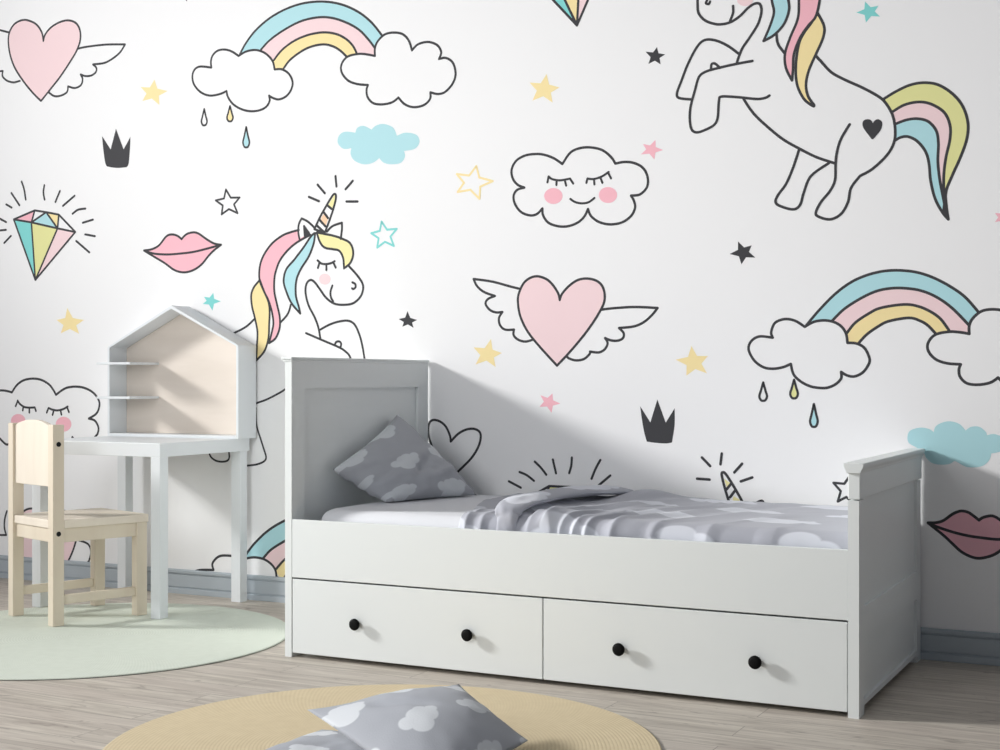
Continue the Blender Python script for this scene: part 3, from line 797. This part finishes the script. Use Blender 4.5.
# house-shaped shelf on it
HX0, HX1, HY0, HY1 = -4.812, -4.018, 5.236, 5.372
HE, HA, HZ = 1.203, 1.398, ZT
hc = Vector(((HX0+HX1)/2, (HY0+HY1)/2, HZ))
house = thing('house_shelf', 'house-shaped pale grey shelf unit with beige back, standing on the desk', 'shelf', hc)
t = .013
xm = (HX0+HX1)/2
outer = [(HX0, HZ), (HX0, HE), (xm, HA), (HX1, HE), (HX1, HZ)]
inner = [(HX0+t, HZ+t), (HX0+t, HE-.004), (xm, HA-t*1.25), (HX1-t, HE-.004), (HX1-t, HZ+t)]
bm = bmesh.new()
def HV(p, y): return bm.verts.new((p[0]-hc.x, y-hc.y, p[1]-hc.z))
O0 = [HV(p, HY0) for p in outer]; O1 = [HV(p, HY1) for p in outer]; I0 = [HV(p, HY0) for p in inner]; I1 = [HV(p, HY1) for p in inner]
for k in range(5):
    m = (k+1) % 5
    for A_, B_ in ((O0, O1), (I0, I1), (O0, I0), (O1, I1)): bm.faces.new((A_[k], A_[m], B_[m], B_[k]))
done('frame', bm, M['desk'], house, .001)
bm = bmesh.new()
e_ = .001
prism(bm, [(p[0]-hc.x+(e_ if p[0] < xm-.01 else -e_ if p[0] > xm+.01 else 0), p[1]-hc.z+(e_ if p[1] < .9 else -e_)) for p in inner], 'y', HY1-.016-hc.y, HY1-.004-hc.y)
tag(done('back_panel', bm, M['ply'], house), 'beige plywood back')
for z in (1.116, .951):
    bm = bmesh.new()
    bx(bm, HX0+t+.0005-hc.x, -4.590-hc.x, 5.145-hc.y, HY1-.017-hc.y, z-hc.z, z+.011-hc.z)
    done('shelf', bm, M['desk'], house, .001)

# ------------------------------------------------------------------ chair
br, bl = Vector((-4.323, 4.379, 0)), Vector((-4.672-.046*.95, 4.495+.046*.31, 0))
ca = math.atan2((br-bl).y, (br-bl).x)
W_ = (br-bl).length; D_ = .445
cc = br+Matrix.Rotation(ca, 3, 'Z') @ Vector((-W_/2, D_/2, 0))
chair = thing('chair', 'small pale birch chair with arched backrest, pulled up to the desk', 'chair', (cc.x, cc.y, .0068), ca)
w2, d2 = W_/2, D_/2
pw, pd = .045, .051
def cb(name, L, mat=M['birch'], bevel=.002): return boxes(name, L, mat, chair, bevel)
H_ = .847
for sx in (-1, 1):
    xa, xb = (-w2, -w2+pw) if sx < 0 else (w2-pw, w2)
    leg = cb('leg', [(xa, xb, -d2, -d2+pd, 0, H_)])
    cb('leg', [(xa, xb, d2-pd, d2, 0, .409)])
    st = cb('stretcher', [(xa+.010, xb-.012, -d2+pd, d2-pd, .088, .126)])
    cb('side_apron', [(xa+.006, xb-.006, -d2+pd, d2-pd, .350, .409)])
    if sx > 0:
        for z in (.765, .388):
            bm = bmesh.new()
            lathe(bm, [(-.004, .0105), (.0012, .0105), (.0016, .008)], (0, 0, 0), 20)
            o = done('bolt', bm, M['bolt'], leg)
            o.rotation_euler = (0, 0, PI/2); o.location = (xb, -d2+pd*.5, z)
            tag(o, 'black bolt')
cb('front_apron', [(-w2+pw, w2-pw, d2-.032, d2-.014, .350, .409)])
cb('rear_apron', [(-w2+pw, w2-pw, -d2+.014, -d2+.032, .350, .409)])
bm = bmesh.new()   # seat with cut-outs round the rear posts
prism(bm, [(-w2-.002, -d2+pd), (-w2+pw, -d2+pd), (-w2+pw, -d2+.006), (w2-pw, -d2+.006), (w2-pw, -d2+pd), (w2+.002, -d2+pd), (w2+.002, d2+.006), (-w2-.002, d2+.006)], 'z', .409, .444)
done('seat', bm, M['birch_flat'], chair, .003)
bm = bmesh.new()   # back slat with an arched top
za, zb = .585, .838
prof = [(-w2+pw, za), (w2-pw, za), (w2-pw, zb)]
hw = w2-pw
for k in range(1, 16):
    u = 1-2*k/16
    prof.append((hw*u, zb+.027*(1-abs(u)**2.2)))
prof.append((-hw, zb))
prism(bm, prof, 'y', -d2+.010, -d2+.032)
done('backrest', bm, M['birch_flat'], chair, .0015)

# ------------------------------------------------------------------ light
def area(name, loc, target, size, power, col):
    l = bpy.data.lights.new(name, 'AREA'); l.shape = 'DISK'; l.size = size; l.energy = power; l.color = col
    o = bpy.data.objects.new(name, l); C.objects.link(o); o.location = loc
    o.rotation_euler = (Vector(target)-Vector(loc)).to_track_quat('-Z', 'Y').to_euler()
    return o
KP = Vector((-11.0, 1.45, 4.4))
key = area('window_light', KP, KP+Vector((8.5, 8.5*math.tan(math.radians(17.3)), -2.4)), 1.3, 89, (1, .99, .975))
key.data.spread = math.radians(48)
fill = area('room_fill_light', (-2.9, .2, 2.1), (-4.0, 4.4, .5), 2.0, 21, (.99, 1, 1.01))  # added soft fill with no real source, lifts the shaded parts
fill.data.spread = math.radians(102)
w = bpy.data.worlds.new('world'); bpy.context.scene.world = w; w.use_nodes = True
n = w.node_tree; bg = n.nodes['Background']
tc = n.nodes.new('ShaderNodeTexCoord'); sp = n.nodes.new('ShaderNodeSeparateXYZ')
n.links.new(tc.outputs['Generated'], sp.inputs[0])
r = n.nodes.new('ShaderNodeMapRange'); r.inputs[1].default_value = -.6; r.inputs[2].default_value = .8
n.links.new(sp.outputs[0], r.inputs[0])
n.links.new(mixc(n, r.outputs[0], (1.0, 1.0, 1.01), (.10, .115, .15)), bg.inputs['Color'])
# soft daylight comes in low and level; it is dimmer overhead
rz = n.nodes.new('ShaderNodeMapRange'); rz.inputs[1].default_value = .15; rz.inputs[2].default_value = .75
rz.inputs[3].default_value = .76; rz.inputs[4].default_value = .13
n.links.new(sp.outputs[2], rz.inputs[0]); n.links.new(rz.outputs[0], bg.inputs['Strength'])

vs = bpy.context.scene.view_settings
vs.view_transform = 'Standard'; vs.look = 'None'; vs.gamma = 1; vs.exposure = .12
vs.use_curve_mapping = False
